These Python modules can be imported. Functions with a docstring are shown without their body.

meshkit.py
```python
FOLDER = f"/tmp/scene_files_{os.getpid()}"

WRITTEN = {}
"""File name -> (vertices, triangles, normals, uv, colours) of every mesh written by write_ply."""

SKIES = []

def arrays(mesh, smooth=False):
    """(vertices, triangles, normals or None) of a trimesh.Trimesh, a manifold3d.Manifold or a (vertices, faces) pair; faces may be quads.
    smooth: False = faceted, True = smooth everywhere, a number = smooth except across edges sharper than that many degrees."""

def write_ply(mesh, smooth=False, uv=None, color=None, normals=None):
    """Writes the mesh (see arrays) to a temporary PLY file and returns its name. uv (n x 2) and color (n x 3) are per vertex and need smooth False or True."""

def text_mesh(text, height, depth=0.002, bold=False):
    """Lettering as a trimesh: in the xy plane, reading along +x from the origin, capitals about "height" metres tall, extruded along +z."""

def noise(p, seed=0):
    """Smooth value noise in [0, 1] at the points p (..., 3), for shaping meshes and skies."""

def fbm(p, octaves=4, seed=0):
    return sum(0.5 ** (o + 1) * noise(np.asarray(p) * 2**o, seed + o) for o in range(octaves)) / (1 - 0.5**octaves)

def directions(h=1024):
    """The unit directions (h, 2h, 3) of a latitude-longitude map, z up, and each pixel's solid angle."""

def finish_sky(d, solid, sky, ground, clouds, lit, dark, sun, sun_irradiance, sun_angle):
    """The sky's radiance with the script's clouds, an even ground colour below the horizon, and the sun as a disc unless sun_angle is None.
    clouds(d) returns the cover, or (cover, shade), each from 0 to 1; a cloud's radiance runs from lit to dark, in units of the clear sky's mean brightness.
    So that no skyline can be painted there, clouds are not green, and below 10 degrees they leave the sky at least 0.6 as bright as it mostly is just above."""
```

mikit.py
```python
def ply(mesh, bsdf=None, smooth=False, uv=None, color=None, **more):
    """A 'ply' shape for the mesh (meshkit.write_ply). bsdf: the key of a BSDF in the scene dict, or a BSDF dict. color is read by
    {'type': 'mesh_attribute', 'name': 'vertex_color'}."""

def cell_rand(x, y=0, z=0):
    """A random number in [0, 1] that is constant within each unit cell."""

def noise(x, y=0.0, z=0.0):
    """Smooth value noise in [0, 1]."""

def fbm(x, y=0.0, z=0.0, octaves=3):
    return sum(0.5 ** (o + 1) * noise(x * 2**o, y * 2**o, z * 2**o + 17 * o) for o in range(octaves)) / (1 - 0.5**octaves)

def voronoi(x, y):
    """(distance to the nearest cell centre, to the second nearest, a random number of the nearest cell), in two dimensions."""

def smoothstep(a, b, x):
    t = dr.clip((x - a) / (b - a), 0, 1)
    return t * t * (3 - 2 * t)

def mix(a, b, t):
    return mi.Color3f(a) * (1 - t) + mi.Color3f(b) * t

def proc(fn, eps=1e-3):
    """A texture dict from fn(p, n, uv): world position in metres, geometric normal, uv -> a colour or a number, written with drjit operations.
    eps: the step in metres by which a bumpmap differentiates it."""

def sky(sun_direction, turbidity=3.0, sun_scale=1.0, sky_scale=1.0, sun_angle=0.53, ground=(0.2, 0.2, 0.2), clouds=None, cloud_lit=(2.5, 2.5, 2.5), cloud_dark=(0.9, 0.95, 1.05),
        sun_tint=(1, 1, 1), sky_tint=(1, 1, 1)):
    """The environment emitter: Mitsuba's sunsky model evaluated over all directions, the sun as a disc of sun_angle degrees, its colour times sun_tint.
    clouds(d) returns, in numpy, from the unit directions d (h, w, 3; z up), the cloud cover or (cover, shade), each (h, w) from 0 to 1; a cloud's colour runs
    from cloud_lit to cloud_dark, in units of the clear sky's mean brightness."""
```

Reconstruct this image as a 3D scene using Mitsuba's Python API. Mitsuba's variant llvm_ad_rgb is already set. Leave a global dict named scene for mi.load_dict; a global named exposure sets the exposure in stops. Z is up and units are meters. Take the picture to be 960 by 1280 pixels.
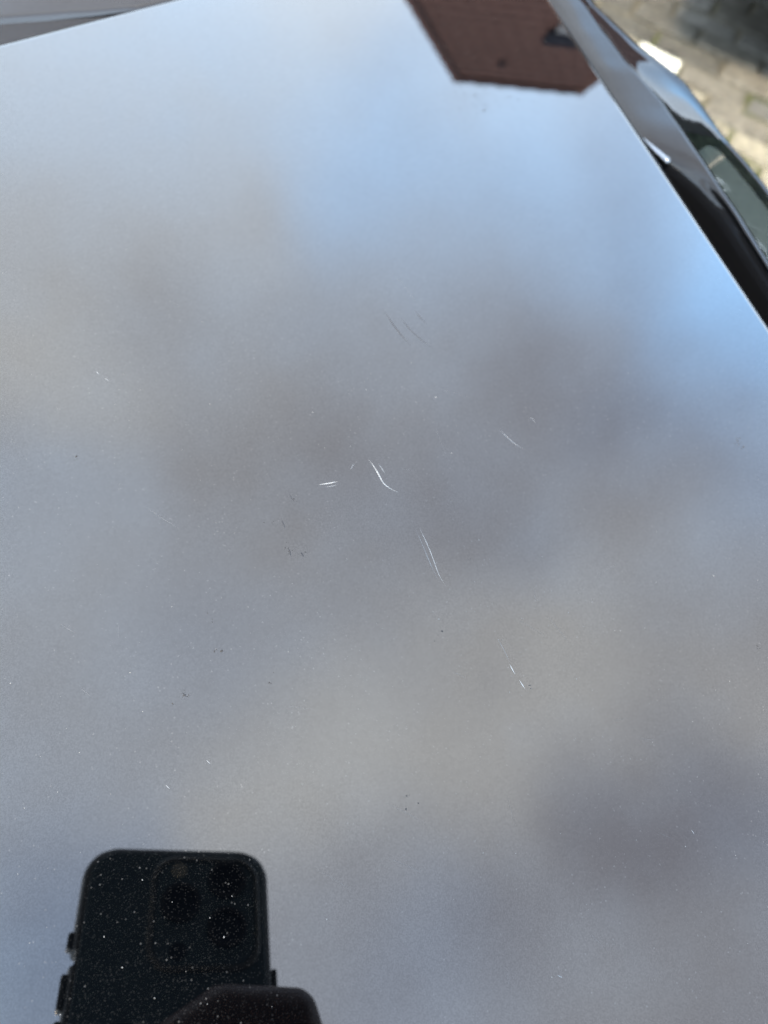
import math, random
import numpy as np
import trimesh, manifold3d as m3
import drjit as dr
import mitsuba as mi
import mikit, meshkit
from mikit import noise, fbm, smoothstep, mix, cell_rand
from shapely.geometry import Polygon

T = mi.ScalarTransform4f
rng = np.random.default_rng(7)
random.seed(7)
scene, labels = {}, {}

# ------------------------------------------------------------------ camera, sky, exposure
ZP = 0.95                       # height of the bonnet's top face above the ground
H = 0.175                       # the phone is held this far above the bonnet
CAM = np.array([0.0, 0.0, ZP + H])
R_ = np.array([0.9352, 0.3072, 0.1761])     # right, up and forward of the hand-held phone
U_ = np.array([-0.3541, 0.8114, 0.4650])
F_ = np.cross(U_, R_)
F_ /= np.linalg.norm(F_)
scene['camera'] = {'type': 'thinlens', 'fov': math.degrees(2 * math.atan(480 / 961)), 'fov_axis': 'x', 'aperture_radius': 0.00105, 'focus_distance': 0.172,
                   'near_clip': 0.002, 'far_clip': 2000.0, 'to_world': T().look_at(origin=CAM.tolist(), target=(CAM + F_).tolist(), up=U_.tolist())}
exposure = 5.6

# banks of cloud over the place: where in the sky (stereographic, from the zenith), how thick, how dark
BANKS = np.array([(-0.322,0.426,0.8,0.0), (-0.216,0.515,0.75,0.0), (-0.107,0.529,0.75,0.45), (0.002,0.531,0.42,0.1), (0.133,0.512,0.75,0.7), (0.203,0.459,0.4,0.58),
(-0.26,0.348,0.9,0.12), (-0.166,0.401,0.88,0.1), (-0.06,0.449,1.0,0.4), (0.017,0.448,0.9,0.5), (-0.227,0.277,0.98,0.05), (-0.122,0.3,0.9,0.25),
(-0.018,0.344,0.92,0.48), (0.087,0.393,0.95,0.73), (0.186,0.408,0.7,0.6), (-0.1,0.249,0.98,0.55), (0.059,0.3,0.95,0.68), (0.161,0.343,1.0,0.62),
(0.225,0.304,0.88,0.4), (-0.17,0.159,0.88,0.25), (0.031,0.213,0.95,0.55), (0.028,0.099,1.0,0.0), (0.147,0.197,1.0,0.18), (0.211,0.255,1.0,0.58),
(0.229,0.171,0.95,0.98), (-0.126,0.072,0.92,0.35), (0.083,0.061,0.95,0.35), (0.115,0.04,0.9,1.0), (-0.096,-0.029,0.8,1.0), (0.256,0.155,0.9,0.75),
(0.188,0.023,0.95,0.52), (0.051,0.489,0.65,0.43), (0.057,0.565,0.7,0.73), (-0.171,0.556,0.88,0.02), (-0.246,0.446,0.8,0.0), (0.181,0.522,0.15,0.0),
(-0.214,0.194,0.88,0.35), (-0.186,0.311,0.92,0.4), (-0.081,0.142,0.88,0.45), (-0.024,0.111,0.92,0.38), (0.077,0.163,1.0,0.4), (0.116,0.12,1.0,0.05),
(0.192,0.185,1.0,0.0), (0.259,0.216,1.0,0.0), (0.267,0.249,1.0,0.7), (0.195,0.126,1.0,1.0), (0.044,0.03,0.88,0.52), (0.244,0.082,0.95,0.58),
(0.289,0.056,0.95,0.65), (0.148,0.002,0.88,0.52), (-0.129,0.023,0.82,0.35), (-0.088,0.364,0.88,0.38), (0.144,0.362,0.9,1.0), (-0.054,0.281,0.98,0.68),
(0.231,0.362,0.75,0.62), (-0.086,0.48,0.32,0.0), (-0.142,0.49,0.75,0.0), (-0.037,0.546,0.8,0.2), (0.027,0.576,0.82,0.25), (-0.04,0.493,0.62,0.35),
(-0.075,0.455,0.72,0.15), (-0.025,0.457,0.72,0.32), (0.157,0.319,0.9,0.25), (-0.066,0.211,0.92,0.38), (0.075,0.341,0.95,0.6), (0.004,0.081,1.0,0.0),
(0.052,0.123,1.0,0.08), (0.074,0.189,1.0,0.22)])


def clouds(d):
    q = d[..., :2] / (1 + np.maximum(d[..., 2:], 0))
    w0, c, s = np.full(q.shape[:2], 0.02), np.zeros(q.shape[:2]), np.zeros(q.shape[:2])
    big = meshkit.fbm(np.dstack([q * 3.1, q[..., :1] * 0 + 4.0]), 3)
    base_c, base_s = 0.78 + 0.22 * (big > 0.5) * (big - 0.5) * 4, np.clip((big - 0.3) * 1.4, 0, 0.9)
    wob = np.dstack([meshkit.fbm(np.dstack([q * 9, q[..., :1] * 0 + z]), 4) - 0.5 for z in (1.5, 7.5)]) * 0.045
    c += w0 * base_c
    s += w0 * base_s
    for x, y, cc, ss in BANKS:
        w = np.exp(-((q[..., 0] + wob[..., 0] - x) ** 2 + (q[..., 1] + wob[..., 1] - y) ** 2) / (2 * 0.033 ** 2))
        w0 += w
        c += w * cc
        s += w * ss
    low = np.clip(1 - (d[..., 2] - 0.1) / 0.3, 0, 1)
    c, s = c + (0.97 * w0 - c) * low, s + (0.6 * w0 - s) * low       # murk along the horizon
    fine = meshkit.fbm(np.dstack([q * 19, q[..., :1] * 0 + 2.0]), 4) - 0.5
    return np.clip(c / w0 + 0.11 * fine, 0, 1), np.clip(s / w0 + 0.20 * fine, 0, 1)


SUN_AZ, SUN_EL = math.radians(205), math.radians(58)
scene['sky'] = mikit.sky([math.sin(SUN_AZ) * math.cos(SUN_EL), math.cos(SUN_AZ) * math.cos(SUN_EL), math.sin(SUN_EL)], turbidity=3, sun_scale=0.16, sky_scale=2.5, sun_angle=10, sky_tint=(0.93, 1.05, 0.92),
                         clouds=clouds, cloud_lit=(0.49, 0.496, 0.49), cloud_dark=(0.166, 0.172, 0.212))

# ------------------------------------------------------------------ helpers
PLY = {}


def add(key, mesh, bsdf, smooth=False, label=None, cat=None, group=None, kind=None, **more):
    scene[key] = mikit.ply(mesh, bsdf, smooth=smooth, **more)
    note(key, label, cat, group, kind)
    return key


def note(key, label=None, cat=None, group=None, kind=None):
    d = {k: v for k, v in (('label', label), ('category', cat), ('group', group), ('kind', kind)) if v}
    if d:
        labels[key] = d


def child(parent, name):
    k, n = f'{parent}__{name}', 0
    while (k if n == 0 else f'{k}_{n:03d}') in scene:
        n += 1
    return k if n == 0 else f'{k}_{n:03d}'


def box(x0, x1, y0, y1, z0, z1):
    b = trimesh.creation.box((x1 - x0, y1 - y0, z1 - z0))
    b.apply_translation(((x0 + x1) / 2, (y0 + y1) / 2, (z0 + z1) / 2))
    return b


def cat_(ms):
    return trimesh.util.concatenate(ms)


def man(m):
    me = m.to_mesh()
    return trimesh.Trimesh(np.array(me.vert_properties)[:, :3], np.array(me.tri_verts), process=False)


def ball(p, r, n=20):
    return m3.Manifold.sphere(float(r), n).translate([float(x) for x in p])


def bone(a, ra, b, rb, n=20):
    return m3.Manifold.batch_hull([ball(a, ra, n), ball(b, rb, n)])


def rbox(x0, x1, y0, y1, z0, z1, r, n=12):
    return m3.Manifold.batch_hull([ball((x, y, z), r, n) for x in (x0 + r, x1 - r) for y in (y0 + r, y1 - r) for z in (z0 + r, z1 - r)])


def grid(P, close=False):
    """A mesh over an (n, m, 3) array of points."""
    n, m = P.shape[:2]
    i = np.arange(n * m).reshape(n, m)
    if close:
        i = np.vstack([i, i[:1]])
    a, b, c, d = i[:-1, :-1].ravel(), i[1:, :-1].ravel(), i[1:, 1:].ravel(), i[:-1, 1:].ravel()
    return trimesh.Trimesh(P.reshape(-1, 3), np.vstack([np.c_[a, b, c], np.c_[a, c, d]]), process=False)


# ------------------------------------------------------------------ materials
def flake(p):
    return cell_rand(p.x * 5200, p.y * 5200, 3)


def paint_dust(p, n, uv):
    """How much of a spot is covered by a speck of dust film: mostly none, a little here and there."""
    film = fbm(p.x * 38, p.y * 38, 2.0)
    fine = smoothstep(0.90, 1.0, flake(p)) * 0.036
    coarse = smoothstep(0.992, 1.0, cell_rand(p.x * 3100, p.y * 3100, 6)) * 0.17
    return (fine + coarse) * (0.25 + 1.2 * film)


def paint_gloss(p, n, uv):
    g = cell_rand(p.x * 4100, p.y * 4100, 1)
    film = fbm(p.x * 22, p.y * 22, 5.0)
    return mi.Color3f(0.785 + 0.15 * g + 0.04 * (film - 0.5))


scene['paint'] = {'type': 'blendbsdf', 'weight': mikit.proc(paint_dust),
                  'clear': {'type': 'plastic', 'int_ior': 1.8, 'diffuse_reflectance': {'type': 'rgb', 'value': [0.0002, 0.0003, 0.0005]}, 'specular_reflectance': mikit.proc(paint_gloss)},
                  'film': {'type': 'diffuse', 'reflectance': {'type': 'rgb', 'value': [0.13, 0.13, 0.13]}}}
scene['paint_plain'] = {'type': 'twosided', 'bsdf': {'type': 'plastic', 'int_ior': 1.5, 'specular_reflectance': {'type': 'rgb', 'value': 0.58}, 'diffuse_reflectance': {'type': 'rgb', 'value': [0.003, 0.0033, 0.004]}}}


scene['paint_wing'] = {'type': 'twosided', 'bsdf': {'type': 'plastic', 'int_ior': 1.5, 'diffuse_reflectance': {'type': 'rgb', 'value': [0.006, 0.006, 0.007]}}}


def plain(key, rgb, rough=0.5, metal=0.0, spec=0.5, **more):
    scene[key] = {'type': 'twosided', 'bsdf': {'type': 'principled', 'base_color': {'type': 'rgb', 'value': list(rgb)}, 'roughness': rough, 'metallic': metal, 'specular': spec, **more}}


plain('rubber', (0.006, 0.006, 0.007), 0.7, spec=0.2)
plain('black_plastic', (0.0015, 0.0016, 0.002), 0.6, spec=0.08)
plain('shade_grey', (0.016, 0.0165, 0.0185), 0.7, spec=0.1)  # dark tone carries the shade of the valley beside the far wing
plain('chrome', (0.75, 0.76, 0.78), 0.08, 1.0)
plain('lamp_metal', (0.16, 0.17, 0.18), 0.25, 1.0)
plain('lamp_pale', (0.010, 0.0165, 0.0165), 0.4, spec=0.2)
scene['lamp_lens'] = {'type': 'thindielectric', 'int_ior': 1.5}
plain('dust', (0.10, 0.10, 0.098), 0.9, spec=0.1)
plain('grime', (0.024, 0.024, 0.025), 0.9, spec=0.1)
plain('scratch_pale', (0.19, 0.19, 0.185), 0.8, spec=0.2)
plain('scratch_faint', (0.095, 0.1, 0.105), 0.8, spec=0.2)
plain('scratch_hair', (0.065, 0.067, 0.07), 0.8, spec=0.1)
plain('scratch_dark', (0.024, 0.025, 0.028), 0.8, spec=0.1)
plain('phone_glass', (0.07, 0.105, 0.12), 0.3)
plain('phone_case', (0.06, 0.065, 0.065), 0.4)
plain('edge_gleam', (0.6, 0.52, 0.43), 0.3)  # pale tone paints the gleam along the rim of the case
plain('island_rim', (0.13, 0.135, 0.13), 0.3)
plain('lens_black', (0.003, 0.003, 0.004), 0.15)
plain('lens_ring', (0.05, 0.05, 0.052), 0.35, 0.6)
plain('flash_pale', (0.35, 0.33, 0.27), 0.4)
plain('glass_black', (0.004, 0.004, 0.005), 0.05)
plain('skin', (0.075, 0.045, 0.04), 0.55)
plain('nail', (0.13, 0.09, 0.08), 0.3)
plain('cloth', (0.015, 0.015, 0.02), 0.9, spec=0.1)

# ------------------------------------------------------------------ the setting: ground and block paving
scene['ground_look'] = {'type': 'twosided', 'bsdf': {'type': 'diffuse', 'reflectance': mikit.proc(
    lambda p, n, uv: mix((0.06, 0.057, 0.05), (0.10, 0.095, 0.083), fbm(p.x * 1.7, p.y * 1.7, 1, 4)) * (0.8 + 0.4 * noise(p.x * 60, p.y * 60, 1)))}}
scene['bed_look'] = {'type': 'twosided', 'bsdf': {'type': 'diffuse', 'reflectance': mikit.proc(
    lambda p, n, uv: mix(mix((0.04, 0.035, 0.024), (0.075, 0.066, 0.046), noise(p.x * 90, p.y * 90, 3)), (0.034, 0.042, 0.010), smoothstep(0.48, 0.75, fbm(p.x * 7, p.y * 7, 9, 3))))}}
g = trimesh.Trimesh([[-700, -700, -0.03], [700, -700, -0.03], [700, 700, -0.03], [-700, 700, -0.03]], [[0, 1, 2], [0, 2, 3]])
add('ground', g, 'ground_look', kind='structure', label='wide grey ground around the car')
add('paving', box(-3.5, 4.5, -2.5, 6.5, -0.028, -0.007), 'bed_look', kind='structure', label='block paving with sandy and mossy joints beside the car')
for i, (a, b) in enumerate([((0.052, 0.050, 0.044), (0.088, 0.085, 0.075)), ((0.11, 0.099, 0.073), (0.16, 0.145, 0.108)), ((0.066, 0.060, 0.048), (0.10, 0.092, 0.074)), ((0.036, 0.034, 0.028), (0.064, 0.061, 0.052)),
                            ((0.36, 0.35, 0.30), (0.46, 0.45, 0.38))]):
    scene[f'paver_look_{i}'] = {'type': 'twosided', 'bsdf': {'type': 'diffuse', 'reflectance': mikit.proc(
        lambda p, n, uv, a=a, b=b: mix(a, b, fbm(p.x * 23, p.y * 23, 5, 4)) * (0.5 + 0.55 * noise(p.x * 70, p.y * 70, p.z * 70) + 0.45 * noise(p.x * 260, p.y * 260, p.z * 260)))}}


def paver_mesh(seed):
    w, d = 0.190, 0.089
    r = np.random.default_rng(seed)
    e = 0.006
    v, rings = [], [(w / 2, d / 2, -0.03), (w / 2, d / 2, -e), (w / 2 - e, d / 2 - e, 0.0)]
    for a, b, z in rings:
        v += [(sx * a + r.normal() * 0.003, sy * b + r.normal() * 0.003, z + r.normal() * 0.0006) for sx, sy in ((-1, -1), (1, -1), (1, 1), (-1, 1))]
    f = []
    for k in (0, 4):
        for j in range(4):
            a, b = k + j, k + (j + 1) % 4
            f += [(a, b, b + 4), (a, b + 4, a + 4)]
    f += [(8, 9, 10), (8, 10, 11)]
    return trimesh.Trimesh(v, f, process=False)


PAVERS = [paver_mesh(k) for k in range(5)]
PAVER_PLY = [[mikit.ply(m, f'paver_look_{i}') for i in range(5)] for m in PAVERS]
rot = math.radians(-9)
rest = [[], [], []]
ca, sa = math.cos(rot), math.sin(rot)
for row in range(-50, 52):
    for col in range(-26, 27):
        u = (col + 0.5 * (row % 2) + 0.13) * 0.2
        v = row * 0.1
        x, y = 0.405 + ca * u - sa * v, 2.280 + sa * u + ca * v
        if not (-3.35 < x < 4.35 and -2.35 < y < 6.35):
            continue
        k = int(rng.integers(5))
        tone = int(rng.choice([0, 1, 2, 3], p=[0.4, 0.05, 0.2, 0.35] if not -5 <= row < 0 else [0.1, 0.65, 0.2, 0.05]))
        dz, tilt = rng.normal() * 0.003, rng.normal() * 0.9
        M = T().translate([x, y, dz]).rotate([0, 0, 1], math.degrees(rot) + rng.normal() * 1.2).rotate([1, 0, 0], tilt)
        if -0.25 < x < 1.25 and 1.75 < y < 3.15:
            white = row == 0 and col == -1
            key = child('paving', 'paver')
            if white:                                  # a short white block with a sliver of grey beside it
                scene[key] = {**PAVER_PLY[k][4], 'to_world': M @ T().translate([0.030, 0, 0.003]).scale([0.66, 0.95, 1])}
                note(key, 'bright white paving block among the grey ones')
                key = child('paving', 'paver')
                scene[key] = {**PAVER_PLY[k][1], 'to_world': M @ T().translate([-0.068, 0, 0]).scale([0.28, 1, 1])}
            else:
                scene[key] = {**PAVER_PLY[k][tone], 'to_world': M}
        else:
            m = PAVERS[k].copy()
            m.apply_transform(np.array(M.matrix))
            rest[0 if tone in (0, 3) else 1 if tone == 1 else 2].append(m)
for q, look in enumerate(('paver_look_0', 'paver_look_1', 'paver_look_2')):
    add(child('paving', 'far_pavers'), cat_(rest[q]), look, kind='stuff')

# ------------------------------------------------------------------ the car: bonnet, wings and headlight round one corner
K = np.array([-0.0510, 0.4281])                    # the corner where the two edges of the bonnet would meet
u1, u2 = np.array([0.5999, -0.8001]), np.array([-0.5257, -0.8507])
LEN1, LEN2 = 0.95, 1.15
CORNERS = [K, K + u1 * LEN1, K + u1 * LEN1 + u2 * LEN2, K + u2 * LEN2]
car = 'dark_car'
note(car, 'dark glossy car with a scratched, dusty bonnet filling the view', 'car')


def offset_ring(off):
    """The bonnet's outline moved out by off, points spaced alike for every off; returns points, side number and distance along the side."""
    n_side, n_arc, rad = 240, 14, 0.045
    c = np.mean(CORNERS, 0)
    pts, side, along = [], [], []
    for i in range(4):
        a, b, z = CORNERS[i], CORNERS[(i + 1) % 4], CORNERS[i - 1]
        d0, d1 = (a - z) / np.linalg.norm(a - z), (b - a) / np.linalg.norm(b - a)
        out = lambda d: np.array([-d[1], d[0]])           # clockwise outline: outward is to the left
        o0, o1 = out(d0), out(d1)
        half = math.acos(np.clip(d0 @ d1, -1, 1)) / 2
        t = rad * math.tan(half)
        L = np.linalg.norm(b - a)
        b1 = CORNERS[(i + 2) % 4] - b
        d2 = b1 / np.linalg.norm(b1)
        t1 = rad * math.tan(math.acos(np.clip(d1 @ d2, -1, 1)) / 2)
        centre = a + d1 * t - o1 * rad
        a0, a1 = math.atan2(o0[1], o0[0]), math.atan2(o1[1], o1[0])
        while a1 > a0:
            a1 -= 2 * math.pi
        for k in range(n_arc):
            w = a0 + (a1 - a0) * k / n_arc
            pts.append(centre + np.array([math.cos(w), math.sin(w)]) * (rad + off))
            side.append(i)
            along.append(0.0)
        for s in np.linspace(t, L - t1, n_side):
            pts.append(a + d1 * s + o1 * off)
            side.append(i)
            along.append(s)
    return np.array(pts), np.array(side), np.array(along)


ring0, SIDE, ALONG = offset_ring(0.0)
n_ring = len(ring0)
NORMAL = offset_ring(1.0)[0] - ring0
# s along the front edge (side 0) measured from K; along side 3 the distance from K is LEN2 - along
S_FRONT = ALONG
S_WING = LEN2 - ALONG

# bonnet: flat face, rolled edge, flange turned down
prof = [(-0.0045 + 0.0045 * math.sin(a), -0.0045 + 0.0045 * math.cos(a)) for a in np.linspace(0, math.pi / 2, 9)] + [(0.0, -0.012), (-0.012, -0.013)]
P = np.zeros((n_ring, len(prof), 3))
for j, (o, z) in enumerate(prof):
    P[:, j, :2] = ring0 + NORMAL * o
    P[:, j, 2] = ZP + z
edge = grid(P, close=True)
top = ring0 + NORMAL * prof[0][0]
tri = trimesh.creation.triangulate_polygon(Polygon(top), engine='earcut')
face = trimesh.Trimesh(np.c_[tri[0], np.full(len(tri[0]), ZP)], tri[1], process=False)
if face.face_normals[0, 2] < 0:
    face.invert()
bon = cat_([face, edge])
bon.merge_vertices()
bon.fix_normals()
if bon.face_normals[np.argmax(bon.area_faces), 2] < 0:
    bon.invert()
add(f'{car}__bonnet', bon, 'paint', smooth=25, label='dusty dark grey bonnet mirroring clouds, a house and the phone')


def lerp_table(s, xs, ys):
    return np.interp(s, xs, ys)


def front_profile(s):
    """(off, z) of the wing beside the front edge at distance s, from inside the gap to the sill."""
    g_in = lerp_table(s, [0, 0.150, 0.158, 0.170, 0.180, 0.195, 0.25, 0.5, 0.95], [0.0042, 0.0042, 0.0056, 0.0128, 0.0165, 0.0188, 0.0172, 0.016, 0.02])
    ridge = lerp_table(s, [0, 0.107, 0.135, 0.172, 0.2, 0.228, 0.5, 0.95], [0.016, 0.0186, 0.0228, 0.0220, 0.0210, 0.0190, 0.020, 0.024])
    lip = lerp_table(s, [0, 0.06, 0.096, 0.122, 0.143, 0.177, 0.5, 0.95], [0.0185, 0.0245, 0.0338, 0.0455, 0.0508, 0.0555, 0.075, 0.07])
    k = np.clip((s - 0.112) / 0.036, 0, 1)
    k = k * k * (3 - 2 * k)
    zr = -0.0036
    p = [(g_in - 0.0005, -0.035), (g_in, -0.02), (g_in + 0.0002, -0.011), (g_in + 0.0008, -0.0078), (g_in + 0.0022, -0.0068)]
    a = g_in + 0.0022
    for t in (0.35, 0.7):
        p.append((a + (ridge - 0.001 - a) * t, -0.0068 + (zr - 0.0003 + 0.0068) * (t * (1.5 - 0.5 * t))))
    p += [(ridge - 0.0008, zr - 0.0002), (ridge, zr), (ridge + 0.0012, zr - 0.0001 - 0.0002 * k), (ridge + 0.0025, zr - 0.0003 - 0.0006 * k)]
    b, c = ridge + 0.0025, lip - 0.004
    z0, fall = zr - 0.0003 - 0.0006 * k, (0.025 + 0.205 * k) * (lip - 0.004 - ridge - 0.0025)
    for t in (0.25, 0.5, 0.75):
        p.append((b + (c - b) * t, z0 - fall * t * (0.9 + 0.1 * t)))
    ze = z0 - fall
    p += [(c, ze), (lip - 0.0032, ze + 0.0003), (lip - 0.0015, ze), (lip - 0.0002, ze - 0.0014), (lip + 0.0008, ze - 0.006), (lip + 0.002, ze - 0.02),
          (lip + 0.012, -0.08), (lip + 0.03, -0.2), (lip + 0.045, -0.36), (lip + 0.045, -0.55), (lip + 0.02, -0.66), (lip - 0.08, -0.74)]
    return p


def wing_profile(s):
    """(off, z) beside the other edge: a valley under the bonnet's edge, a crest, then a panel that climbs away."""
    crest = max(0.004, 0.0167 + (s - 0.236) * 0.27) if s < 0.5 else 0.088
    p = [(0.003, -0.035), (0.0032, -0.02), (0.0034, -0.012), (0.0036, -0.0085), (0.004, -0.0078)]
    for t in (0.3, 0.6):
        p.append((0.004 + (crest - 0.005) * t, -0.0078 + 0.0018 * t))
    p += [(crest - 0.0012, -0.0058), (crest - 0.0006, -0.0046), (crest, -0.0040), (crest + 0.0012, -0.0034)]
    for t in (0.25, 0.5, 0.75):
        p.append((crest + 0.0012 + 0.11 * t, -0.0034 + 0.033 * t - 0.008 * t * t))
    e = crest + 0.112
    p += [(e, 0.0216), (e + 0.004, 0.0214), (e + 0.009, 0.02), (e + 0.014, 0.0155), (e + 0.02, 0.004), (e + 0.03, -0.03),
          (e + 0.05, -0.08), (e + 0.07, -0.2), (e + 0.08, -0.36), (e + 0.08, -0.55), (e + 0.05, -0.66), (e - 0.05, -0.74)]
    return p


def rest_profile():
    return front_profile(0.05)


A1, A3, A0 = np.array(front_profile(0.0)), None, None
NP_ = len(A1)
prof_all = np.zeros((n_ring, NP_, 2))
order = np.arange(n_ring)
for i in range(n_ring):
    if SIDE[i] == 0 and ALONG[i] > 0:
        prof_all[i] = front_profile(ALONG[i])
    elif SIDE[i] == 3 and ALONG[i] > 0:
        prof_all[i] = wing_profile(S_WING[i])
    elif SIDE[i] in (1, 2) and ALONG[i] > 0:
        prof_all[i] = rest_profile()
# round the four corners: blend between the neighbours
arc = np.nonzero(ALONG == 0)[0]
for side in range(4):
    ids = arc[SIDE[arc] == side]
    a, b = prof_all[(ids[0] - 1) % n_ring], prof_all[(ids[-1] + 1) % n_ring]
    for k, i in enumerate(ids):
        t = (k + 1) / (len(ids) + 1)
        t = t * t * (3 - 2 * t)
        prof_all[i] = a * (1 - t) + b * t
W = np.zeros((n_ring, NP_, 3))
W[..., :2] = ring0[:, None] + NORMAL[:, None] * prof_all[..., :1]
W[..., 2] = ZP + prof_all[..., 1]
wave = meshkit.fbm(W * [75, 75, 0] + [3, 8, 2], 2) - 0.5                # pressed metal is never quite even
W[:, 5:17, 2] += wave[:, 5:17] * 0.0005

# which columns of the ring carry the headlight: its opening lies between the ridge and the lip
LAMP = [i for i in range(n_ring) if SIDE[i] == 0 and 0.150 < ALONG[i] < 0.62]
J0, J1 = 10, 14
idx = np.arange(n_ring * NP_).reshape(n_ring, NP_)
fr, fw, gap, trim = [], [], [], []
for i in range(n_ring):
    i2 = (i + 1) % n_ring
    for j in range(NP_ - 1):
        q = (idx[i, j], idx[i2, j], idx[i2, j + 1], idx[i, j + 1])
        quad = [(q[0], q[1], q[2]), (q[0], q[2], q[3])]
        if i in LAMP and i2 in LAMP and J0 <= j < J1:
            continue
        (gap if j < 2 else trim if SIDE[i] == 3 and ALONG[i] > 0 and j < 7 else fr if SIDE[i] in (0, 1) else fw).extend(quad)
V = W.reshape(-1, 3)


def sub(faces):
    m = trimesh.Trimesh(V.copy(), faces, process=False)
    m.remove_unreferenced_vertices()
    return m


add(f'{car}__front_wing', sub(fr), 'paint_plain', smooth=60, label='glossy wing with a crease beside the right edge of the bonnet')
add(f'{car}__far_wing', sub(fw), 'paint_wing', smooth=60, label='grey panel climbing away behind the left edge of the bonnet')
add(f'{car}__shade_strip', sub(trim), 'shade_grey', smooth=60, label='dull dark grey strip with the shade of the valley behind the bonnet painted in')  # valley faces coloured dark: their shade is painted in
add(f'{car}__shut_gap', sub(gap), 'black_plastic', smooth=60, label='black gap widening between bonnet and wing')
inner = ring0 + NORMAL * 0.002
tri = trimesh.creation.triangulate_polygon(Polygon(ring0 + NORMAL * 0.03), engine='earcut')
add(f'{car}__inner_panel', trimesh.Trimesh(np.c_[tri[0], np.full(len(tri[0]), ZP - 0.036)], tri[1], process=False), 'rubber')
tri = trimesh.creation.triangulate_polygon(Polygon(ring0 - NORMAL * 0.02), engine='earcut')
add(f'{car}__underbody', trimesh.Trimesh(np.c_[tri[0], np.full(len(tri[0]), ZP - 0.735)], tri[1], process=False), 'rubber')

# rubber seal along the dark gap and an added bead for the glint at its tip
O1 = np.array([0.8001, 0.5999])
O2 = np.array([-0.8507, 0.5257])


def at1(s, off, z):
    p = K + u1 * s + O1 * off
    return np.array([p[0], p[1], ZP + z])


clip = m3.Manifold.batch_hull([ball(at1(0.152, 0.0060, -0.0066), 0.0004), ball(at1(0.160, 0.0074, -0.0066), 0.0007), ball(at1(0.1655, 0.0094, -0.0066), 0.0017)])
add(f'{car}__gap_glint', man(clip.refine_to_length(0.0006)), 'lamp_metal', smooth=True, label='small added bead making the glint at the tip of the black gap')

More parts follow.
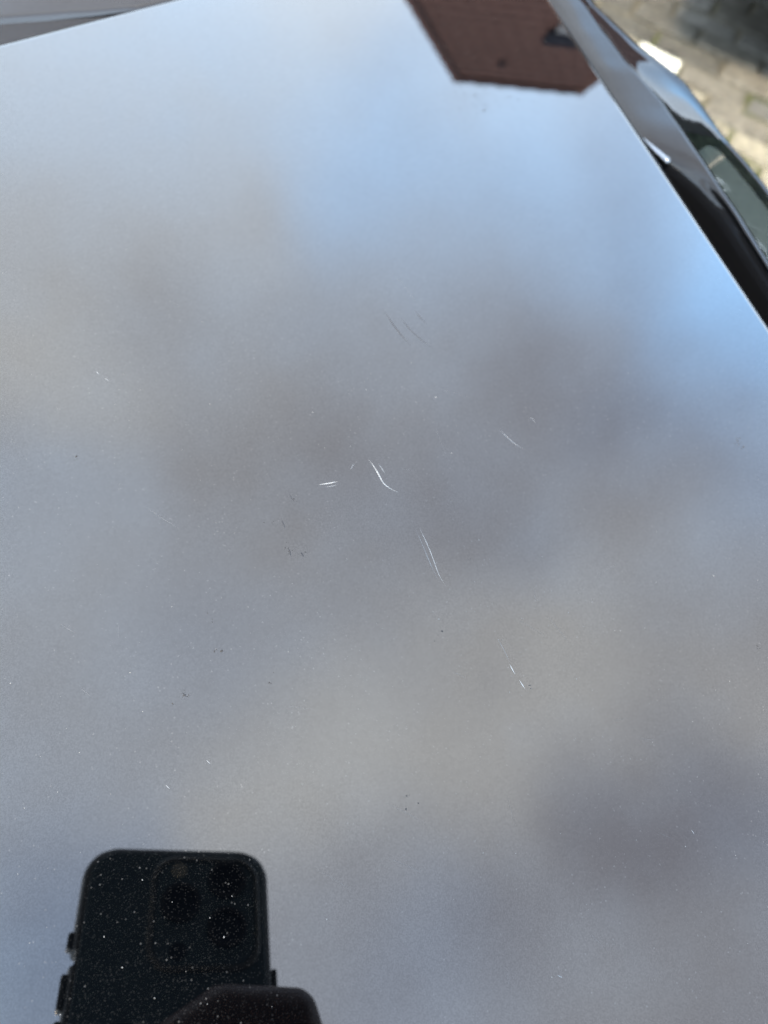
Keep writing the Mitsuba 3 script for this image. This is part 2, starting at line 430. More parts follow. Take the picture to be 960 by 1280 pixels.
# headlight: clear lens over a dark greenish housing with reflectors
lens = W[LAMP][:, J0:J1 + 1].copy()
add(f'{car}__headlight', grid(lens), 'lamp_lens', smooth=True, label='clear headlight lens over a greenish grey housing')
hs = lens.copy()
hs[:, 0, 2] -= 0.004
hs[:, 1:-1, 2] -= np.array([0.012, 0.018, 0.012])
hs[:, -1, 2] -= 0.004
hs[0, 1:-1, 2] += 0.008
add(f'{car}__headlight__housing', grid(hs), 'lamp_pale', smooth=True)
rim = np.stack([lens[:, 0], lens[:, 0] - [0, 0, 0.0041]], 1)
rim2 = np.stack([lens[:, -1], lens[:, -1] - [0, 0, 0.0041]], 1)
add(f'{car}__headlight__rim', cat_([grid(rim), grid(rim2)]), 'black_plastic')
for s, o, r in ((0.205, 0.033, 0.006), (0.28, 0.045, 0.012), (0.36, 0.047, 0.014)):
    bowl = trimesh.creation.revolve([[0.0, -r * 0.6], [r * 0.6, -r * 0.42], [r, 0.0], [r * 1.04, 0.0], [r * 1.04, -r * 0.6]], sections=28)
    bowl.apply_translation(at1(s, o, -0.0215))
    add(child(f'{car}__headlight', 'reflector'), bowl, 'lamp_metal', smooth=40)
bar = bone(at1(0.188, 0.0262, -0.0105), 0.0008, at1(0.204, 0.0262, -0.0105), 0.0012)
add(f'{car}__headlight__trim', man(bar), 'lamp_metal', smooth=True)
darkb = bone(at1(0.168, 0.0262, -0.0100), 0.001, at1(0.205, 0.0285, -0.0125), 0.003)
add(f'{car}__headlight__light_guide', man(darkb), 'black_plastic', smooth=True)


# ------------------------------------------------------------------ marks on the bonnet: scratches, grime, dust
def pix(x, y):
    """Where on the bonnet a mark lies, read off the photograph once (in its 960 x 1280 pixels)."""
    r = R_ * (x - 480) / 961 - U_ * (y - 640) / 961 + F_
    t = (ZP - CAM[2]) / r[2]
    return (CAM + r * t)[:2]


def scratch_mesh(pts, w):
    """A thin raised burr along a line of points, pointed at both ends."""
    p = np.array([pix(*q) for q in pts])
    seg = np.r_[0, np.cumsum(np.linalg.norm(np.diff(p, axis=0), axis=1))]
    n = max(8, int(seg[-1] / 0.0008))
    t = np.linspace(0, seg[-1], n)
    c = np.c_[np.interp(t, seg, p[:, 0]), np.interp(t, seg, p[:, 1])]
    for _ in range(2):
        c[1:-1] = (c[:-2] + 2 * c[1:-1] + c[2:]) / 4
    d = np.gradient(c, axis=0)
    d /= np.linalg.norm(d, axis=1, keepdims=True)
    nrm = np.c_[-d[:, 1], d[:, 0]]
    ww = w * np.clip(np.minimum(np.arange(n), n - 1 - np.arange(n)) / (n * 0.3), 0.12, 1) * (0.7 + 0.5 * rng.random(n))
    z = ZP + 0.00002
    G = np.stack([np.c_[c + nrm * ww[:, None] / 2, np.full(n, z)], np.c_[c, z + ww * 0.25], np.c_[c - nrm * ww[:, None] / 2, np.full(n, z)]], 1)
    return grid(G)


MM = 0.001
SCR = [
    ([(461, 575), (466, 581), (473, 592), (478, 603), (483, 608), (490, 612), (498, 616)], 0.27, 'scratch_pale', 'hooked white scratch in the middle of the bonnet'),
    ([(473, 580), (477, 585), (481, 592)], 0.22, 'scratch_faint', 'short nick right beside the hooked scratch'),
    ([(398, 606), (405, 605), (412, 604), (422, 602)], 0.28, 'scratch_pale', 'short level white scratch left of the hooked one'),
    ([(406, 609), (414, 608), (422, 606)], 0.16, 'scratch_faint', None),
    ([(438, 587), (443, 579)], 0.18, 'scratch_faint', None),
    ([(524, 659), (530, 672), (537, 687), (543, 703), (548, 718), (556, 731)], 0.13, 'scratch_pale', 'long thin pale scratch below the hooked one'),
    ([(519, 660), (526, 676), (534, 695), (541, 712), (549, 727)], 0.10, 'scratch_faint', None),
    ([(527, 664), (535, 682), (541, 698), (549, 716)], 0.07, 'scratch_faint', None),
    ([(531, 690), (536, 700), (541, 712)], 0.09, 'scratch_faint', None),
    ([(625, 537), (631, 544), (640, 552), (648, 558), (656, 562)], 0.2, 'scratch_faint', 'faint curved scratch on the right of the bonnet'),
    ([(661, 523), (665, 522), (669, 529)], 0.14, 'scratch_faint', None),
    ([(637, 830), (641, 838), (644, 843)], 0.2, 'scratch_pale', 'broken pale scratch low on the right of the bonnet'),
    ([(649, 850), (653, 856), (656, 861)], 0.24, 'scratch_pale', None),
    ([(622, 799), (630, 812), (637, 828)], 0.1, 'scratch_faint', None),
    ([(480, 388), (490, 404), (502, 420), (514, 432)], 0.36, 'scratch_dark', 'dark smear across the upper middle of the bonnet'),
    ([(518, 388), (526, 398), (533, 405)], 0.3, 'scratch_dark', None),
    ([(500, 396), (512, 412), (530, 428), (540, 434)], 0.3, 'scratch_dark', None),
    ([(352, 650), (356, 660)], 0.45, 'scratch_dark', 'short dark tick left of the scratches'),
    ([(180, 632), (200, 646), (226, 662)], 0.08, 'scratch_hair', None),
    ([(120, 464), (124, 468)], 0.24, 'scratch_faint', None),
    ([(131, 473), (136, 476)], 0.2, 'scratch_faint', None),
    ([(258, 950), (263, 955)], 0.2, 'scratch_faint', None),
    ([(207, 981), (212, 986)], 0.2, 'scratch_faint', None),
    ([(864, 1037), (868, 1043)], 0.2, 'scratch_faint', None),
    ([(75, 780), (95, 792)], 0.08, 'scratch_hair', None),
    ([(697, 1219), (703, 1222)], 0.25, 'scratch_faint', None),
    ([(360, 684), (364, 696)], 0.5, 'scratch_dark', None),
    ([(376, 690), (380, 697)], 0.45, 'scratch_dark', None),
    ([(228, 866), (233, 871)], 0.5, 'scratch_dark', None),
    ([(362, 618), (368, 628)], 0.3, 'scratch_dark', None),
]
for _ in range(26):                                # washing hairlines, barely there
    x, y, a, l = rng.uniform(20, 940), rng.uniform(240, 1240), rng.normal() * 0.5 + 0.7, rng.uniform(14, 60)
    c = rng.normal() * 0.08
    SCR.append(([(x + l * t * math.cos(a + c * t), y + l * t * math.sin(a + c * t)) for t in np.linspace(0, 1, 5)], 0.026 + 0.022 * rng.random(), 'scratch_hair', None))
for pts, w, mat, lab in SCR:
    add(child(f'{car}__bonnet', 'scratch'), scratch_mesh(pts, w * MM), mat, label=lab)


def speck(n=6):
    """A low uneven crumb."""
    a = np.arange(n) / n * 2 * math.pi
    r = 0.6 + 0.5 * rng.random(n)
    v = np.vstack([np.c_[np.cos(a) * r, np.sin(a) * r, np.zeros(n)], np.c_[np.cos(a) * r * 0.5, np.sin(a) * r * 0.5, np.full(n, 0.45)], [[0, 0, 0.55]]])
    f = []
    for i in range(n):
        k = (i + 1) % n
        f += [(i, k, n + k), (i, n + k, n + i), (n + i, n + k, 2 * n)]
    return v, np.array(f)


CRUMBS = [speck() for _ in range(12)]


def crumbs(points, sizes, stretch=1.0):
    vs, fs, n = [], [], 0
    for (x, y), s in zip(points, sizes):
        v, f = CRUMBS[int(rng.integers(12))]
        a = rng.random() * 6.283
        v = v * [s * stretch, s, s]
        vs.append(np.c_[v[:, 0] * math.cos(a) - v[:, 1] * math.sin(a) + x, v[:, 0] * math.sin(a) + v[:, 1] * math.cos(a) + y, v[:, 2] + ZP])
        fs.append(f + n)
        n += len(v)
    return trimesh.Trimesh(np.vstack(vs), np.vstack(fs), process=False)


# dust: everywhere on the bonnet, a few larger grains
poly = [np.array(c) for c in CORNERS]


def on_bonnet(n, lo=0.012):
    a, b = rng.uniform(lo, LEN1 - lo, n), rng.uniform(lo, LEN2 - lo, n)
    return K + u1 * a[:, None] + u2 * b[:, None]


pts = on_bonnet(20000)
cl = meshkit.fbm(np.c_[pts * 14, np.zeros(len(pts))], 3)
pts = pts[rng.random(len(pts)) < np.clip((cl - 0.25) * 2.2, 0.1, 1)]
size = 0.000066 * np.exp(rng.normal(size=len(pts)) * 0.42)
add('dust_specks', crumbs(pts, size), 'dust', kind='stuff', label='fine pale dust specks scattered over the bonnet', cat='dust')
big = [pix(x, y) for x, y in [(302, 314), (127, 76), (548, 774), (568, 1124), (408, 1149), (178, 890), (162, 840), (415, 929), (340, 879), (724, 742), (768, 788), (776, 788), (309, 759), (262, 505), (333, 340), (391, 516),
                              (357, 342), (458, 487), (545, 496), (60, 1085), (14, 855), (644, 1066), (820, 728), (722, 849), (640, 846), (623, 799), (361, 815), (338, 744), (365, 730), (249, 716), (215, 758), (290, 1120),
                              (215, 1128), (262, 1148), (280, 1172), (130, 1172), (178, 1100), (258, 1254), (340, 1258), (75, 1268), (700, 1042), (690, 1222), (912, 852), (664, 860), (681, 740), (433, 700), (541, 890),
                              (605, 1067), (863, 990), (893, 720), (840, 944), (935, 1180), (30, 1010), (100, 940), (50, 945), (152, 1210), (232, 1216)]]
big = [p + rng.normal(size=2) * 0.0001 for p in big]
add('dust_grains', crumbs(big, 0.00012 * np.exp(rng.normal(size=len(big)) * 0.3), 1.2), 'dust', kind='stuff', label='larger pale dust grains dotted over the bonnet', cat='dust')
dk = []
for cx, cy, n, sp in [(362, 688, 7, 6), (378, 692, 3, 3), (230, 868, 6, 6), (216, 880, 2, 1), (98, 572, 3, 3), (512, 1000, 4, 10), (334, 846, 3, 8), (660, 862, 4, 6), (925, 553, 16, 7), (948, 810, 6, 4), (370, 625, 3, 5), (264, 772, 3, 8), (335, 655, 3, 8),
                      (270, 810, 4, 8), (545, 800, 3, 8), (850, 480, 3, 8), (590, 700, 3, 6)]:
    dk += [pix(cx + rng.normal() * sp * 0.6, cy + rng.normal() * sp * 0.6) for _ in range(n)]
for _ in range(150):
    dk.append(pix(600 + rng.normal() * 24, 127 + rng.normal() * 9))
add('grime_specks', crumbs(dk, 0.00014 * np.exp(rng.normal(size=len(dk)) * 0.4), 1.5), 'grime', kind='stuff', label='dark dirt specks in little groups on the bonnet', cat='dirt')


# ------------------------------------------------------------------ the phone that takes the picture, and the hand that holds it
def ph(x, y, b):
    """Right of the lens, up the phone, behind the lens front (towards the photographer), in metres."""
    return CAM + R_ * x + U_ * y - F_ * b


PHM = np.eye(4)
PHM[:3, 0], PHM[:3, 1], PHM[:3, 2], PHM[:3, 3] = R_, U_, -F_, CAM


def to_phone(m):
    m = m.copy()
    m.apply_transform(PHM)
    return m


def slab(x0, x1, y0, y1, b0, b1, rad, edge):
    """A rounded rectangle with rounded edges."""
    pts = []
    for (x, y) in ((x0 + rad, y0 + rad), (x1 - rad, y0 + rad), (x1 - rad, y1 - rad), (x0 + rad, y1 - rad)):
        for b in (b0 + edge, b1 - edge):
            pts.append(m3.Manifold.batch_hull([ball((x + (rad - edge) * math.cos(a), y + (rad - edge) * math.sin(a), b), edge, 12) for a in np.linspace(0, 2 * math.pi, 24, endpoint=False)]))
    return m3.Manifold.batch_hull(pts)


px0, px1, py0, py1 = -0.0550, 0.0165, -0.1155, 0.0330
phone = 'phone'
note(phone, 'dark phone with three lenses in a black case, held above the bonnet', 'phone')
body = slab(px0, px1, py0, py1, 0.0050, 0.0125, 0.0115, 0.002)
case = slab(px0 - 0.0016, px1 + 0.0016, py0 - 0.0016, py1 + 0.0016, 0.0038, 0.0132, 0.0125, 0.0028)
cut = slab(px0 + 0.0004, px1 - 0.0004, py0 + 0.0004, py1 - 0.0004, -0.02, 0.05, 0.0112, 0.002)
caseb = case - slab(px0 + 0.0012, px1 - 0.0012, py0 + 0.0012, py1 - 0.0012, 0.0090, 0.03, 0.011, 0.001)
isl = slab(-0.0305, 0.0135, -0.0165, 0.0300, 0.0022, 0.0070, 0.0100, 0.0011)
isl_hole = slab(-0.0285, 0.0115, -0.0145, 0.0280, -0.01, 0.0055, 0.0085, 0.0008)
# notch of the mute switch in the case's left edge
notch = rbox(px0 - 0.006, px0 + 0.0002, -0.0125, -0.0070, 0.0020, 0.0150, 0.0009)
caseb = caseb - notch
add(f'{phone}__case', to_phone(man(caseb)), 'phone_case', smooth=35)
add(f'{phone}__screen', to_phone(man(body)), 'glass_black', smooth=35)
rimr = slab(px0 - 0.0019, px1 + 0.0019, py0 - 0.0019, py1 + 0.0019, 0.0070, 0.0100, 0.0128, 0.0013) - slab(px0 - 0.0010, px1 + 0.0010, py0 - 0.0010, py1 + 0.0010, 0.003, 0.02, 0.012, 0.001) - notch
add(f'{phone}__edge_gleam', to_phone(man(rimr)), 'edge_gleam', smooth=35)
add(f'{phone}__back', to_phone(man(slab(px0 + 0.001, px1 - 0.001, py0 + 0.001, py1 - 0.001, 0.0034, 0.0050, 0.011, 0.0006))), 'phone_glass', smooth=35)
add(f'{phone}__camera_island', to_phone(man(isl - isl_hole)), 'island_rim', smooth=35)
add(f'{phone}__camera_plate', to_phone(man(slab(-0.0282, 0.0112, -0.0142, 0.0277, 0.0029, 0.0050, 0.008, 0.0006))), 'phone_glass', smooth=35)
for cx, cy in ((0.0, 0.0), (0.0, 0.0195), (-0.0185, 0.0098)):
    ring = trimesh.creation.annulus(r_min=0.0062, r_max=0.0078, height=0.0028, sections=48)
    ring.apply_translation((cx, cy, 0.0026))
    k = add(child(phone, 'lens'), to_phone(ring), 'lens_ring', smooth=30)
    gl = trimesh.creation.cylinder(0.0061, 0.001, sections=40)
    gl.apply_translation((cx, cy, 0.0031))
    add(f'{k}__glass', to_phone(gl), 'lens_black', smooth=30)
fl = trimesh.creation.cylinder(0.0032, 0.0008, sections=32)
fl.apply_translation((-0.0195, 0.0235, 0.0028))
add(f'{phone}__flash', to_phone(fl), 'flash_pale', smooth=30)
fl = trimesh.creation.cylinder(0.0033, 0.0008, sections=32)
fl.apply_translation((-0.0185, -0.0090, 0.0028))
add(f'{phone}__sensor', to_phone(fl), 'lens_black', smooth=30)
for nm, x, ya, yb in (('button', px0 - 0.0024, -0.0055, 0.0005), ('button', px0 - 0.0026, -0.0265, -0.0145), ('button', px0 - 0.0026, -0.0420, -0.0300), ('button', px1 + 0.0028, -0.0330, -0.0140)):
    add(child(phone, nm), to_phone(man(rbox(x - 0.0012, x + 0.0012, ya, yb, 0.0058, 0.0112, 0.0010))), 'phone_case', smooth=35)

# right hand: palm behind the right edge, index finger across the back, the others below it, thumb on the screen side
chains = {
    'index': [((0.036, -0.070, 0.012), 0.0100), ((0.0225, -0.0362, -0.0035), 0.0098), ((-0.004, -0.0340, -0.0058), 0.0083), ((-0.0210, -0.0435, -0.0050), 0.0072)],
    'middle': [((0.042, -0.086, 0.010), 0.0105), ((0.0290, -0.0550, -0.0065), 0.0092), ((0.004, -0.0530, -0.0068), 0.0086), ((-0.0210, -0.0600, -0.0055), 0.0075)],
    'ring': [((0.047, -0.100, 0.010), 0.0104), ((0.0350, -0.0735, -0.0075), 0.0090), ((0.006, -0.0735, -0.0062), 0.0082), ((-0.0170, -0.0790, -0.0050), 0.0072)],
    'little': [((0.049, -0.115, 0.012), 0.0095), ((0.0350, -0.0930, -0.0060), 0.0080), ((0.010, -0.0935, -0.0052), 0.0072), ((-0.0080, -0.0975, -0.0042), 0.0064)],
    'thumb': [((0.052, -0.112, 0.034), 0.0125), ((0.030, -0.088, 0.0335), 0.0108), ((0.006, -0.068, 0.0262), 0.0092), ((-0.014, -0.056, 0.0218), 0.0076)],
}
palm = [((0.040, -0.072, 0.016), 0.0105), ((0.045, -0.088, 0.016), 0.0125), ((0.050, -0.104, 0.018), 0.013), ((0.053, -0.118, 0.020), 0.012), ((0.060, -0.150, 0.034), 0.019), ((0.075, -0.148, 0.040), 0.017), ((0.056, -0.118, 0.034), 0.0125)]
hand = m3.Manifold.batch_hull([ball(p, r, 24) for p, r in palm])
for c in chains.values():
    for (a, ra), (b, rb) in zip(c[:-1], c[1:]):
        hand = hand + bone(a, ra, b, rb, 24)
wr = ((0.070, -0.168, 0.044), 0.0230)
hand = hand + bone((0.068, -0.150, 0.038), 0.021, *wr, 24)
hand = hand + bone(*wr, (0.085, -0.215, 0.062), 0.0255, 24)
hm = man(hand.refine_to_length(0.003))
hm.merge_vertices()
trimesh.smoothing.filter_taubin(hm, lamb=0.5, nu=0.53, iterations=14)
note('person', 'hand in a dark sleeve wrapped round the phone above the bonnet', 'person')
add('person__hand', to_phone(hm), 'skin', smooth=True)
for c in chains.values():
    (a, _), (b, r) = c[-2:]
    a, b = np.array(a), np.array(b)
    d = (b - a) / np.linalg.norm(b - a)
    side = np.array([0, 0, 1.0 if c is chains['thumb'] else -1.0])
    nl = m3.Manifold.batch_hull([ball(b + d * (r * 0.45) + side * r * 0.72 + np.cross(d, side) * k * r * 0.45, 0.0012) for k in (-1, 1)] + [ball(b - d * r * 0.5 + side * r * 0.86 + np.cross(d, side) * k * r * 0.45, 0.0012) for k in (-1, 1)])
    add(child('person__hand', 'nail'), to_phone(man(nl)), 'nail', smooth=40)
sl = [((0.077, -0.192, 0.052), 0.030), ((0.092, -0.235, 0.070), 0.036), ((0.115, -0.300, 0.100), 0.042), ((0.160, -0.420, 0.170), 0.050)]
slv = m3.Manifold()
for (a, ra), (b, rb) in zip(sl[:-1], sl[1:]):
    slv = slv + bone(a, ra, b, rb, 28)
slv = slv - ball((0.070, -0.176, 0.046), 0.030, 28)
sm = man(slv.refine_to_length(0.006))
sm.merge_vertices()
sm.vertices += sm.vertex_normals * ((meshkit.fbm(sm.vertices * [28, 60, 28], 3) - 0.5) * 0.008)[:, None]
add('person__sleeve', to_phone(sm), 'cloth', smooth=True)

# ------------------------------------------------------------------ the house mirrored in the bonnet
house = 'brick_house'
note(house, 'brick house with a dark red hipped roof, mirrored at the far end of the bonnet', 'house')
ZR = ZP + 8.22                                    # the ridge
RA, RB = np.array([-1.60, 14.10]), np.array([0.66, 15.14])
rd = (RB - RA) / np.linalg.norm(RB - RA)
rn = np.array([-rd[1], rd[0]])                    # towards the back
DEP, HIP, DROP = 2.8, 2.95, 4.0
HIPR = 0.35


def hp(a, b, z):
    p = RA + rd * a + rn * b
    return np.array([p[0], p[1], z])


RL = np.linalg.norm(RB - RA)
scene['tile_look'] = {'type': 'twosided', 'bsdf': {'type': 'principled', 'roughness': 0.7, 'specular': 0.3, 'base_color': mikit.proc(
    lambda p, n, uv: mix((0.070, 0.033, 0.027), (0.080, 0.038, 0.031), fbm(p.x * 2.2, p.y * 2.2, p.z * 2.2, 4)) * (0.93 + 0.14 * cell_rand(p.x * 3.6, p.y * 3.6, p.z * 3.6)))}}
scene['brick_look'] = {'type': 'twosided', 'bsdf': {'type': 'diffuse', 'reflectance': mikit.proc(
    lambda p, n, uv: mix(mix((0.20, 0.09, 0.06), (0.28, 0.13, 0.09), cell_rand(dr.floor((p.x + p.y * 0.5) * 4 + 0.5 * (mi.Float(mi.Int32(dr.floor(p.z * 13)) & 1))), dr.floor(p.z * 13), 1)), (0.35, 0.33, 0.3),
                         dr.select((p.z * 13 - dr.floor(p.z * 13)) < 0.14, mi.Float(1), mi.Float(0))))}}
plain('window_dark', (0.012, 0.014, 0.018), 0.15)
plain('frame_white', (0.7, 0.7, 0.68), 0.5)
plain('lead', (0.16, 0.17, 0.19), 0.5)
plain('pane_matt', (0.012, 0.014, 0.022), 0.8, spec=0.1)
plain('pvc_grey', (0.05, 0.05, 0.055), 0.5)

# each slope: courses of tiles, each course a corrugated strip tipped up at its lower edge
planes = {
    'front': (hp(0, 0, ZR), hp(RL, 0, ZR), hp(RL + HIPR, -DEP, ZR - DROP), hp(-HIP, -DEP, ZR - DROP)),
    'back': (hp(RL, 0, ZR), hp(0, 0, ZR), hp(-HIP, DEP, ZR - DROP), hp(RL + HIPR, DEP, ZR - DROP)),
    'left': (hp(0, 0, ZR), hp(0, 0, ZR), hp(-HIP, -DEP, ZR - DROP), hp(-HIP, DEP, ZR - DROP)),
    'right': (hp(RL, 0, ZR), hp(RL, 0, ZR), hp(RL + HIPR, DEP, ZR - DROP), hp(RL + HIPR, -DEP, ZR - DROP)),
}
courses, deck = [], []
for a, b, c, d in planes.values():
    nrm = np.cross(d - a, c - d)
    nrm /= np.linalg.norm(nrm)
    if nrm[2] < 0:
        nrm = -nrm
    deck.append(trimesh.Trimesh([a, b, c, d], [[0, 1, 2], [0, 2, 3]], process=False))
    n_c = 19
    for k in range(n_c):
        t0, t1 = k / n_c, (k + 1.08) / n_c
        l0, r0, l1, r1 = a + (d - a) * t0, b + (c - b) * t0, a + (d - a) * t1, b + (c - b) * t1
        m = max(2, int(np.linalg.norm(r1 - l1) / 0.06))
        w = np.linspace(0, 1, m)
        ripple = 0.009 * (0.5 + 0.5 * np.cos(np.arange(m) * math.pi * 0.4))
        up = (l0[None] + (r0 - l0)[None] * w[:, None]) + nrm * (0.02 + 0 * ripple[:, None])
        lo = (l1[None] + (r1 - l1)[None] * w[:, None]) + nrm * (0.034 + ripple[:, None])
        lo2 = lo - nrm * 0.022
        courses.append(grid(np.stack([up, lo, lo2], 1)))
add(f'{house}__roof', cat_(deck), 'tile_look')
add(f'{house}__roof__tiles', cat_(courses), 'tile_look', smooth=25, kind='stuff')
for a, b in ((hp(0, 0, ZR), hp(RL, 0, ZR)), (hp(0, 0, ZR), hp(-HIP, -DEP, ZR - DROP)), (hp(0, 0, ZR), hp(-HIP, DEP, ZR - DROP)), (hp(RL, 0, ZR), hp(RL + HIPR, -DEP, ZR - DROP)), (hp(RL, 0, ZR), hp(RL + HIPR, DEP, ZR - DROP))):
    caps = []
    n_ = max(3, int(np.linalg.norm(b - a) / 0.4))
    for k in range(n_):
        caps.append(man(bone(a + (b - a) * k / n_ + [0, 0, 0.02], 0.10, a + (b - a) * (k + 1) / n_ + [0, 0, 0.005], 0.085, 10)))
    add(child(f'{house}__roof', 'ridge_cap'), cat_(caps), 'tile_look', smooth=40)


def on_front(a, t, lift):
    p = hp(a, -DEP * t, ZR - DROP * t)
    up = hp(0, -DROP, 0) - hp(0, 0, 0)
    up = np.array([up[0], up[1], DEP]) / math.hypot(DEP, DROP)
    return p + up * lift, np.array([rd[0], rd[1], 0]), np.array([-rn[0] * DEP, -rn[1] * DEP, -DROP]) / math.hypot(DEP, DROP), up


def slope_box(a, t, w, l, h0, h1):
    o, ex, ey, ez = on_front(a, t, 0)
    b = box(-w / 2, w / 2, -l / 2, l / 2, h0, h1)
    M = np.eye(4)
    M[:3, 0], M[:3, 1], M[:3, 2], M[:3, 3] = ex, ey, ez, o
    b.apply_transform(M)
    return b


wi = child(f'{house}__roof', 'window')
add(wi, slope_box(1.22, 0.405, 0.62, 0.34, 0.03, 0.13), 'pane_matt', label='dark roof window')
add(f'{wi}__apron', slope_box(1.16, 0.475, 0.34, 0.26, 0.04, 0.11), 'lead')
add(child(f'{house}__roof', 'vent'), slope_box(0.58, 0.165, 0.12, 0.10, 0.03, 0.08), 'pane_matt')
EZ = ZR - DROP
wall = [hp(-HIP + 0.45, -DEP + 0.45, 0)[:2], hp(RL + HIPR - 0.25, -DEP + 0.45, 0)[:2], hp(RL + HIPR - 0.25, DEP - 0.45, 0)[:2], hp(-HIP + 0.45, DEP - 0.45, 0)[:2]]
add(f'{house}__wall', cat_([trimesh.Trimesh([[*wall[i], -0.1], [*wall[(i + 1) % 4], -0.1], [*wall[(i + 1) % 4], EZ + 0.1], [*wall[i], EZ + 0.1]], [[0, 1, 2], [0, 2, 3]], process=False) for i in range(4)]), 'brick_look')
soff = [hp(-HIP - 0.05, -DEP - 0.05, EZ - 0.04), hp(RL + HIPR + 0.05, -DEP - 0.05, EZ - 0.04), hp(RL + HIPR + 0.05, DEP + 0.05, EZ - 0.04), hp(-HIP - 0.05, DEP + 0.05, EZ - 0.04)]
add(f'{house}__soffit', man(m3.Manifold.hull_points(np.vstack([soff, np.array(soff) - [0, 0, 0.15]]))), 'frame_white')
for a in (-2.2, 0.2, 2.4, 4.6):
    for z in (0.9, 3.0):
        def wb(w, h, o0, o1, zc):
            b = box(-w / 2, w / 2, o0, o1, -h / 2, h / 2)
            M = np.eye(4)
            M[:3, 0], M[:3, 1], M[:3, 3] = [rd[0], rd[1], 0], [rn[0], rn[1], 0], hp(a, -DEP + 0.45, zc)
            b.apply_transform(M)
            return b
        k = add(child(house, 'window'), wb(1.0, 1.15, -0.03, 0.05, z + 0.6), 'frame_white')
        add(f'{k}__pane', wb(0.86, 1.0, -0.036, -0.02, z + 0.6), 'window_dark')

# ------------------------------------------------------------------ the dark car parked beyond the paving
pk = 'parked_car'
note(pk, 'black car parked beyond the paving, its shade at the top right corner', 'car')
side = [(-2.0, 0.24), (-2.08, 0.45), (-2.05, 0.75), (-1.85, 0.92), (-1.0, 0.98), (-0.45, 1.40), (0.9, 1.43), (1.55, 1.05), (2.0, 0.98), (2.1, 0.7), (2.06, 0.35), (1.95, 0.24)]
poly_side = Polygon(side)
for wx in (-1.28, 1.30):
    poly_side = poly_side.difference(Polygon([(wx + 0.36 * math.cos(a), 0.31 + 0.36 * math.sin(a)) for a in np.linspace(0, 2 * math.pi, 32, endpoint=False)]))
ext = trimesh.creation.extrude_polygon(poly_side, 1.72, engine='earcut')
ext.apply_transform([[1, 0, 0, 0], [0, 0, 1, 0], [0, 1, 0, 0], [0, 0, 0, 1]])      # x along, y across, z up
ext.fix_normals()
ext = ext.subdivide().subdivide()
v = ext.vertices
yy = (v[:, 1] - 0.86) / 0.86
v[:, 1] = 0.86 + 0.86 * yy * (1 - 0.22 * np.clip((v[:, 2] - 0.9) / 0.5, 0, 1) - 0.05 * np.clip((0.5 - v[:, 2]) / 0.26, 0, 1))
ext.vertices = v
PKM = np.eye(4)
pa = math.radians(-6)
PKM[:3, 0], PKM[:3, 1], PKM[:3, 3] = [math.cos(pa), math.sin(pa), 0], [-math.sin(pa), math.cos(pa), 0], [2.22, 2.06, 0]


def park(m):
    m = m.copy()
    m.apply_transform(PKM)
    return m


plain('black_paint', (0.006, 0.006, 0.007), 0.15, clearcoat=1.0)
add(f'{pk}__body', park(ext), 'black_paint', smooth=30)
add(f'{pk}__underside', park(box(-1.9, 1.9, 0.12, 1.6, 0.20, 0.235)), 'rubber')
for wx in (-1.28, 1.30):
    for wy, s in ((0.10, -1), (1.62, 1)):
        ty = trimesh.creation.revolve([[0.19, -0.1], [0.29, -0.1], [0.31, -0.07], [0.31, 0.07], [0.29, 0.1], [0.19, 0.1]], sections=40)
        ty.apply_transform(trimesh.transformations.rotation_matrix(math.pi / 2, [1, 0, 0]))
        ty.apply_translation((wx, wy, 0.31))
        k = add(child(pk, 'wheel'), park(ty), 'rubber', smooth=40)
        rimm = [trimesh.creation.cylinder(0.05, 0.06, sections=20)]
        for q in range(5):
            sp = box(0.03, 0.195, -0.03, 0.03, -0.015, 0.015)
            sp.apply_transform(trimesh.transformations.rotation_matrix(q * 2 * math.pi / 5, [0, 0, 1]))
            rimm.append(sp)
        rimm = cat_(rimm)
        rimm.apply_transform(trimesh.transformations.rotation_matrix(math.pi / 2, [1, 0, 0]))
        rimm.apply_translation((wx, wy + s * 0.07, 0.31))
        add(f'{k}__rim', park(rimm), 'pvc_grey')
for xa, xb, xc, xd in ((-0.72, -0.02, -0.02, -0.38), (0.06, 1.18, 0.82, 0.06)):
    z0, z1 = 1.0, 1.36
    yw = lambda z, s: 0.86 + s * 0.86 * (1 - 0.22 * np.clip((z - 0.9) / 0.5, 0, 1)) + s * 0.004
    for s in (-1, 1):
        gm = trimesh.Trimesh([[xa, yw(z0, s), z0], [xb, yw(z0, s), z0], [xc, yw(z1, s), z1], [xd, yw(z1, s), z1]], [[0, 1, 2], [0, 2, 3]], process=False)
        add(child(pk, 'window'), park(gm), 'window_dark')
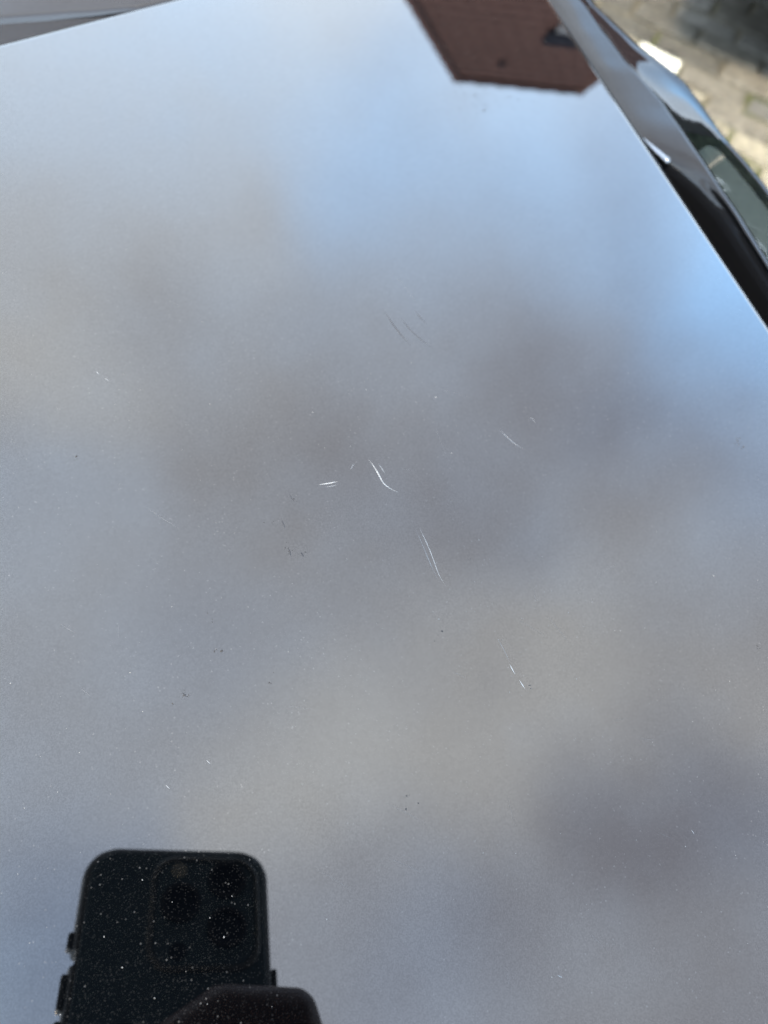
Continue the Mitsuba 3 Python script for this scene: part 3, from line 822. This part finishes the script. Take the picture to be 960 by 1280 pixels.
add(f'{pk}__windscreen', park(trimesh.Trimesh([[-0.985, 0.25, 1.0], [-0.985, 1.47, 1.0], [-0.475, 1.38, 1.385], [-0.475, 0.34, 1.385]], [[0, 1, 2], [0, 2, 3]], process=False)), 'window_dark')
for y in (0.18, 1.54):
    add(child(pk, 'headlight'), park(man(rbox(-2.10, -1.96, y - 0.13, y + 0.13, 0.66, 0.78, 0.03))), 'lamp_pale', smooth=40)

# ------------------------------------------------------------------ added foliage, itself unseen, to darken what wing and headlight mirror
added_hedge = 'added_hedge'
note(added_hedge, 'added tall dark green foliage beyond the parked car, unseen, to darken the headlight reflection', 'added_hedge')
scene['leaf_look'] = {'type': 'twosided', 'bsdf': {'type': 'diffuse', 'reflectance': mikit.proc(lambda p, n, uv: mix((0.014, 0.021, 0.018), (0.033, 0.044, 0.038), noise(p.x * 6, p.y * 6, p.z * 6)))}}
core = trimesh.creation.box((11.6, 0.7, 2.5))
for _ in range(4):
    core = core.subdivide()
core.vertices += (meshkit.noise(core.vertices * 1.7)[:, None] - 0.5) * 0.25 * np.sign(core.vertices) * [0, 1, 1]
core.apply_translation((6.65, 7.6, 1.25))
add(f'{added_hedge}__core', core, 'leaf_look', smooth=40)
n = 9000
c = np.c_[rng.uniform(0.8, 12.5, n), 7.6 + (0.42 + 0.12 * rng.random(n)) * rng.choice([-1, 1], n), rng.uniform(0.05, 2.75, n)]
tp = rng.random(n) < 0.25
c[tp, 1], c[tp, 2] = rng.uniform(7.2, 8.0, tp.sum()), 2.5 + 0.3 * rng.random(tp.sum())
a, b = rng.normal(size=(n, 3)), rng.normal(size=(n, 3))
a /= np.linalg.norm(a, axis=1, keepdims=True)
b -= a * (a * b).sum(1, keepdims=True)
b /= np.linalg.norm(b, axis=1, keepdims=True)
q = np.stack([c - a * 0.07, c + b * 0.035, c + a * 0.07, c - b * 0.035], 1).reshape(-1, 3)
i = np.arange(n)[:, None] * 4
add(f'{added_hedge}__leaves', trimesh.Trimesh(q, np.vstack([i + [0, 1, 2], i + [0, 2, 3]]), process=False), 'leaf_look', kind='stuff')
